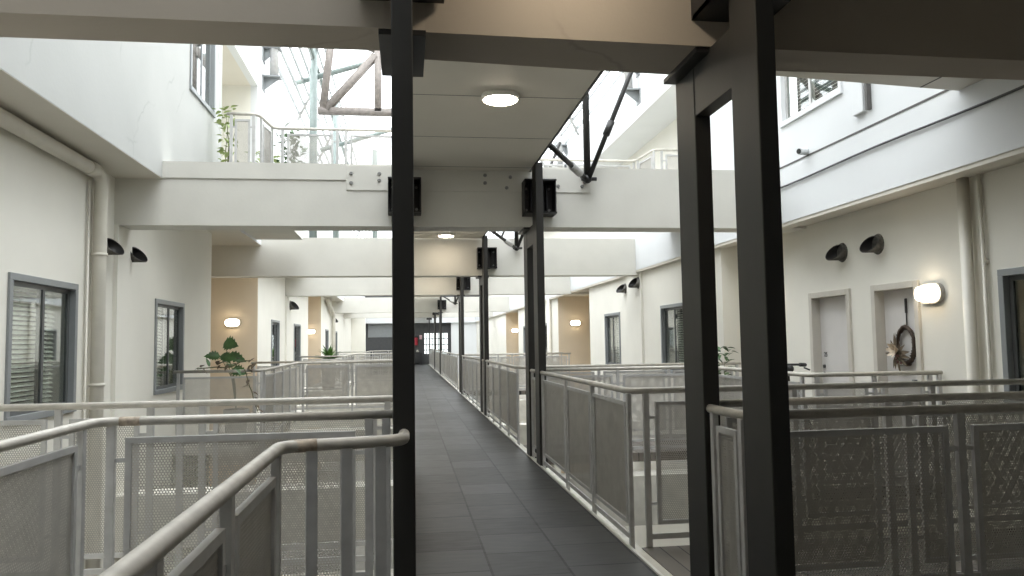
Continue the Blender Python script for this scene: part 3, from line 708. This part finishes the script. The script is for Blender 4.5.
# ---------------- roof steel seen against the sky
def bar(m, a, b, w=.07): m.tube([a, b], w, 4); return m
t = thing('roof_truss', (-1.3, 20, 7.45), 'brown-grey steel roof truss against the sky, upper left', 'truss')
for nm, a, b in (('chord', (-2.2, 20, 7.46), (3.4, 20, 7.46)), ('web', (-2.08, 20, 7.52), (-1.80, 20, 9.9)), ('web', (-2.0, 20, 7.5), (-.75, 20, 8.95)), ('web', (-.69, 20, 7.47), (-.69, 20, 9.2)),
                 ('chord', (-1.8, 20, 9.5), (.3, 20, 8.75)), ('web', (-.62, 20, 8.95), (.9, 20, 7.5)), ('web', (1.0, 20, 7.5), (1.0, 20, 9.0))):
    bar(MB(), a, b, .12).build(nm, 'truss', t)
t = thing('roof_frame', (-2.4, 22, 3.8), 'pale green steel posts and sloping roof pipes behind the truss', 'roof frame')
for nm, a, b, r in (('post', (-2.36, 20.4, 3.8), (-2.36, 20.4, 9.6), .10), ('post', (-2.1, 24, 3.8), (-2.1, 24, 9.2), .09), ('rafter', (-2.9, 20.6, 8.35), (.2, 20.6, 9.35), .07), ('rafter', (-2.6, 24.3, 7.5), (.8, 24.3, 8.6), .07),
                    ('post', (-1.05, 27, 3.8), (-1.05, 27, 8.2), .09), ('rafter', (-2.5, 28, 7.9), (2.2, 28, 7.2), .06), ('purlin', (-2.36, 18, 9.0), (-2.36, 40, 9.0), .05)):
    MB().tube([a, b], r, 10).build(nm, 'greensteel', t)
def louvre(X, s, z0, label):
    t = thing('roof_louvre', (X, 30, z0), label, 'louvre', 'slatted louvres on the upper parapets')
    for k in range(7):
        z = z0+.12+k*.26; x = X+s*(.02+k*.13)
        MB().box(x-.02, x+.02, 15.5, 57, z, z+.10).build('slat', 'louvre', t)
    for k in range(9):
        y = 16.8+k*5; MB().tube([(X-s*.02, y, z0-.02), (X+s*.95, y, z0+1.95)], .045, 6).build('support', 'post', t)
louvre(FL+.02, 1, 7.75, 'pale slatted louvre above the upper left parapet'); louvre(FR-.02, -1, 7.5, 'pale slatted louvre above the upper right parapet')
def bracket_post(X, s, y, z0, label):
    t = thing('bracket_post', (X, y, z0), label, 'bracket post', 'grey stub posts bracketed off the upper parapets')
    MB().tube([(X+s*.22, y, z0+.05), (X+s*.22, y, z0+1.5)], .09, 12).build('post', 'post', t)
    for z in (z0, z0+.62):
        m = MB(); m.box(X, X+s*.36, y-.13, y+.13, z, z+.03); m.prism([(X, y-.13), (X+s*.02, y-.13), (X+s*.02, y+.13), (X, y+.13)], z-.28, z+.03)
        v = [(X, y-.012, z-.27), (X+s*.34, y-.012, z), (X, y-.012, z), (X, y+.012, z-.27), (X+s*.34, y+.012, z), (X, y+.012, z)]
        m.faces(v, [(0, 1, 2), (5, 4, 3), (0, 3, 4, 1), (1, 4, 5, 2), (2, 5, 3, 0)]); m.build('bracket', 'alu', t)
bracket_post(FL, 1, 16.6, 7.12, 'grey stub post bracketed off the upper left parapet')
bracket_post(FR, -1, 15.95, 6.85, 'grey stub post bracketed off the upper right parapet, nearest')
bracket_post(FR, -1, 23.5, 6.95, 'grey stub post bracketed off the upper right parapet, behind the tie frame')

# ---------------- plants
def pot(m, c, r, h): m.tube([(c[0], c[1], c[2]), (c[0], c[1], c[2]+h*.5), (c[0], c[1], c[2]+h)], r*.78, 18, r1=r); return m
px_, py_ = -2.98, 14.4
t = thing('monstera', (px_, py_, 0), 'dark green split-leaf potted plant rising behind the left platform railing', 'plant')
MB().disc((px_, py_, -.005), (0, 0, 1), .17, .40, 20, r2=.22).build('pot', 'pot', t)
MB().disc((px_, py_, .39), (0, 0, 1), .20, .012, 20).build('soil', 'terracotta', t)
for tip, L, W, d in (((-.20, -.10, 1.56), .27, .30, (.80, -.40, -.10)), ((-.12, -.12, 1.36), .34, .22, (.90, -.35, -.30)), ((-.26, -.10, 1.33), .26, .20, (-.75, -.4, .10)), ((-.22, -.05, 1.38), .26, .22, (.35, -.5, -.35)),
                     ((-.05, -.10, 1.10), .28, .24, (.85, -.4, -.2)), ((-.15, .1, 1.12), .26, .22, (.1, .6, .3))):
    tip = (px_+tip[0], py_+tip[1], tip[2])
    MB().tube([(px_, py_, .38), (px_+(tip[0]-px_)*.3, py_-.02, .38+(tip[2]-.38)*.6), tip], .009, 6, r1=.005).build('stem', 'stem', t)
    MB().leaf(tip, d, (-d[0]*.3, -.9, .45), L, W, lobes=6, droop=.25, n=30).build('leaf', 'leaf', t)
t = thing('trailing_vine', (-2.5, 12.42, 1.12), 'withered brown vine trailing over the left platform handrail', 'plant')
rn = random.Random(5)
MB().tube([(-3.15+.07*i, 12.42+.03*math.sin(i*1.7), 1.168+.05*math.sin(i*.8)*max(0, i-3)/6+.006*i) for i in range(12)], .009, 6).build('stem', 'stem', t)
MB().tube([(-2.45+.03*i, 12.40-.012*i, 1.15-.09*i+.02*math.sin(i*2)) for i in range(9)], .007, 6).build('stem', 'stem', t)
for i in range(22):
    u = rn.random(); p = (-3.1+.85*u, 12.40+rn.uniform(-.05, .04), 1.19+rn.uniform(-.03, .11)*(.4+u))
    MB().leaf(p, (rn.uniform(-1, 1), rn.uniform(-.8, .1), rn.uniform(-.7, .5)), (0, 0, 1), rn.uniform(.08, .17), rn.uniform(.04, .08)).build('leaf', 'dry' if i % 3 else 'leaf', t)
for i in range(9):
    MB().leaf((-2.42+.03*i, 12.36, 1.08-.09*i), (rn.uniform(-1, 1), -.4, rn.uniform(-.6, .2)), (0, 0, 1), .12, .05).build('leaf', 'dry', t)
t = thing('potted_fern', (-2.6, 27.0, 0), 'bushy green potted fern above the distant left railing', 'plant')
MB().disc((-2.6, 27.0, -.005), (0, 0, 1), .2, .98, 18, r2=.26).build('pot', 'pot', t)
for i in range(60):
    a = rn.uniform(0, 2*PI); e = rn.uniform(.1, 1.5)
    MB().leaf((-2.6, 27.0, .98), (math.cos(a)*math.cos(e), math.sin(a)*math.cos(e), math.sin(e)), (-math.sin(a)*.2, .1, 1), rn.uniform(.38, .58),   .16, lobes=5, droop=.3, n=12).build('frond', 'leaf2', t)
def shrub(c, h, w, n, mat, label, name='shrub', seed=1):
    t = thing(name, c, label, 'plant'); r = random.Random(seed); c = Vector(c)
    MB().disc(c, (0, 0, 1), .14, .28, 16, r2=.18).build('pot', 'pot', t)
    for k in range(5):
        b = c+Vector((r.uniform(-.4, .4)*w, r.uniform(-.4, .4)*w, h*r.uniform(.7, 1)))
        MB().tube([c+Vector((0, 0, .25)), c.lerp(b, .5)+Vector((r.uniform(-.05, .05), 0, .05)), b], .010, 5, r1=.004).build('stem', 'stem', t)
    m = MB()
    for i in range(n):
        p = c+Vector((r.gauss(0, .3)*w, r.gauss(0, .3)*w, .3+(h-.3)*r.random()))
        m.leaf(p, (r.uniform(-1, 1), r.uniform(-1, 1), r.uniform(-.5, .9)), (0, .2, 1), r.uniform(.07, .14), r.uniform(.04, .07), n=5)
    m.build('foliage', mat, t)
shrub((-2.72, 12.3, 3.80), 1.42, .26, 90, 'leaf3', 'pale green shrub behind the upper left balcony railing', seed=2)
shrub((-2.35, 13.6, 3.80), 1.0, .36, 150, 'leaf3', 'lower pale green shrub in the middle of the upper left balcony', seed=4)
shrub((-1.85, 13.0, 3.80), 1.25, .3, 150, 'leaf', 'dark green shrub at the corner of the upper left railing', seed=6)
shrub((4.62, 11.05, 0), 1.4, .28, 120, 'leaf', 'small dark shrub behind the right bridge railing beside the twin column', seed=8)

# ---------------- bicycle on the right platform
bx, by_ = 4.72, 9.55
t = thing('bicycle', (bx, by_, 0), 'black bicycle parked on the right platform, handlebar above the railing', 'bicycle')
def wheel(y):
    m = MB(); m.tube([(bx, y+.31*math.cos(2*PI*i/28), .33+.31*math.sin(2*PI*i/28)) for i in range(28)], .02, 8, closed=True); w_ = m.build('wheel', 'rubber', t)
    m = MB()
    for i in range(14): m.tube([(bx, y, .33), (bx, y+.30*math.cos(2*PI*i/14), .33+.30*math.sin(2*PI*i/14))], .002, 4)
    m.disc((bx-.04, y, .33), (1, 0, 0), .025, .08, 10); m.build('spoke', 'bolt', w_)
wheel(by_-.52); wheel(by_+.52)
m = MB()
for a, b in (((by_+.05, .30), (by_+.2, .86)), ((by_+.05, .30), (by_-.35, .82)), ((by_+.19, .80), (by_-.35, .84)), ((by_+.05, .30), (by_+.52, .33)), ((by_+.19, .80), (by_+.52, .33)), ((by_-.33, .92), (by_-.52, .33))):
    m.tube([(bx, a[0], a[1]), (bx, b[0], b[1])], .016, 8)
m.build('frame', 'rubber', t)
m = MB(); m.tube([(bx, by_-.33, .88), (bx, by_-.30, 1.16)], .016, 8); m.tube(fillet([(bx-.28, by_-.22, 1.16), (bx-.1, by_-.34, 1.17), (bx+.1, by_-.34, 1.17), (bx+.28, by_-.22, 1.16)], .05), .014, 8)
m.tube([(bx-.28, by_-.22, 1.16), (bx-.17, by_-.29, 1.165)], .024, 8); m.tube([(bx+.28, by_-.22, 1.16), (bx+.17, by_-.29, 1.165)], .024, 8)
m.tube([(bx-.2, by_-.33, 1.13), (bx-.27, by_-.35, 1.10)], .01, 6); m.tube([(bx+.2, by_-.33, 1.13), (bx+.27, by_-.35, 1.10)], .01, 6); m.ball((bx, by_-.36, 1.12), .05)
m.build('handlebar', 'rubber', t)
m = MB(); m.ball((bx, by_+.24, .92), .12, (.7, 1.2, .35)); m.tube([(bx, by_+.2, .84), (bx, by_+.22, .92)], .014, 6); m.build('saddle', 'rubber', t)
m = MB(); m.disc((bx+.02, by_+.05, .30), (1, 0, 0), .09, .01, 18); m.tube([(bx+.05, by_+.05, .30), (bx+.05, by_-.05, .16)], .01, 6); m.box(bx+.04, bx+.14, by_-.09, by_-.01, .14, .165); m.build('crank', 'bolt', t)

# ---------------- the far end
def end_wall():
    y = 57.5; m = MB()
    holes = [(1.25, 3.05, .7, 2.3)]
    m.box(-6, 1.25, y, y+.3, GROUND, 8); m.box(3.05, 3.25, y, y+.3, GROUND, 3.2); m.box(1.25, 3.05, y, y+.3, GROUND, .7); m.box(1.25, 3.05, y, y+.3, 2.3, 8); m.box(3.05, 8, y+.02, y+.3, 3.2, 8)
    struct('wall_end', m, 'endwall', 'dark charcoal wall closing the far end of the walkway', 'wall')
    struct('wall_end_white', MB().box(3.25, 8, y-.4, y+.3, GROUND, 3.2), 'white', 'white wall right of the dark far end wall', 'wall')
    w_ = thing('window_end', (2.15, y, .7), 'small bright gridded window in the dark far end wall', 'window', None, 'structure')
    m = MB()
    for x in (1.25, 1.42, 1.85, 2.3, 2.42, 2.7, 3.0): m.box(x, x+.05, y-.02, y+.1, .7, 2.3)
    for z in (.7, 1.0, 1.4, 1.82, 2.25): m.box(1.25, 3.05, y-.01, y+.09, z, z+.05)
    m.build('frame', 'endwall', w_); MB().box(1.25, 3.05, y+.04, y+.05, .7, 2.3).build('pane', 'glass', w_)
    m = MB()
    struct('trim_end_panel', MB().box(-2.75, -.3, y-.05, y, 2.0, 3.0).box(-2.75, -2.68, y-.08, y-.05, 2.0, 3.05).box(-1.45, -1.38, y-.08, y-.05, 2.0, 3.05), 'alu', 'grey panelled band on the far end wall left of the walkway', 'panel')
    struct('trim_end_pier', MB().box(XL, -2.62, 51, 51.6, GROUND, 3.57), 'wall', 'white pier standing out from the far left wall before the dark end wall', 'pier')
    struct('trim_end_lintel', MB().box(-6, 8, y-.6, y, 3.0, 3.75), 'white', 'white lintel above the dark far end wall', 'lintel')
    tag(MB().box(.95, 1.13, y-.02, y, 1.82, 2.12).build('notice', 'pink'), 'tiny pale pink notice on the dark far end wall', 'notice')
    t = thing('fire_extinguisher', (.66, y-.12, 1.4), 'tiny red cylinder on the dark far end wall', 'extinguisher')
    MB().tube([(.66, y-.12, 1.40), (.66, y-.12, 1.42), (.66, y-.12, 1.85), (.66, y-.12, 1.95)], .16, 14).build('cylinder', 'red', t)
    m = MB(); m.disc((.66, y-.12, 1.95), (0, 0, 1), .05, .1, 10); m.box(.62, .84, y-.14, y-.10, 2.03, 2.07); m.build('valve', 'rubber', t)
    t = thing('low_cabinet', (.75, y-.5, 0), 'tiny dark low stand at the far end of the walkway', 'cabinet')
    MB().box(.5, 1.1, y-.5, y-.1, .12, .85).build('body', 'rubber', t, .01)
    for x in (.54, 1.06): MB().box(x-.03, x+.03, y-.46, y-.14, 0, .12).build('leg', 'rubber', t)
    MB().ball((.80, y-.3, .96), .11).build('white_ball', 'lampbody', t)
end_wall()
struct('wall_behind', MB().box(-9, 11, -4.2, -4, GROUND, 13), 'endwall', 'unseen wall behind the camera, made charcoal to cut bounced light', 'wall')  # out of view; height and dark colour chosen to keep the foreground dim

# ------------------------------------------------------------------ light
W = bpy.data.worlds.new('overcast'); S.world = W; W.use_nodes = True
bg = W.node_tree.nodes['Background']; bg.inputs['Color'].default_value = (.93, .97, 1.0, 1); bg.inputs['Strength'].default_value = 3.5
wn = W.node_tree; tc = wn.nodes.new('ShaderNodeTexCoord'); sx = wn.nodes.new('ShaderNodeSeparateXYZ'); wn.links.new(tc.outputs['Generated'], sx.inputs[0])
wr = wn.nodes.new('ShaderNodeValToRGB'); wr.color_ramp.elements[0].position = 0; wr.color_ramp.elements[0].color = (.36, .375, .39, 1)
wr.color_ramp.elements[1].position = 1; wr.color_ramp.elements[1].color = (.93, .97, 1, 1)   # overcast sky, three times as bright overhead as at the horizon
wn.links.new(sx.outputs['Z'], wr.inputs['Fac']); wn.links.new(wr.outputs['Color'], bg.inputs['Color'])

# ------------------------------------------------------------------ camera (solved from the photograph's vanishing points)
yaw, pitch, roll = (math.radians(v) for v in (7.75090088, 3.98018099, .86317655))
cy, sy, cp, sp = math.cos(yaw), math.sin(yaw), math.cos(pitch), math.sin(pitch)
fwd = Vector((sy*cp, cy*cp, sp)); right = Vector((cy, -sy, 0)); down = fwd.cross(right)
r2 = right*math.cos(roll)+down*math.sin(roll); d2 = -right*math.sin(roll)+down*math.cos(roll)
cam = bpy.data.cameras.new('camera'); co = bpy.data.objects.new('camera', cam); COL.objects.link(co)
cam.sensor_width = 36; cam.lens = 780/1024*36; cam.clip_start = .05; cam.clip_end = 300
mw = Matrix.Identity(4)
for i, v in enumerate((r2, -d2, -fwd)):
    for j in range(3): mw[j][i] = v[j]
mw.translation = EYE; co.matrix_world = mw
S.camera = co
S.view_settings.view_transform = 'Standard'; S.view_settings.look = 'None'; S.view_settings.gamma = 1; S.view_settings.use_curve_mapping = False
S.view_settings.exposure = 1.05
S.cycles.use_denoising = True
S.cycles.transparent_max_bounces = 32
S.cycles.max_bounces = 10; S.cycles.diffuse_bounces = 6
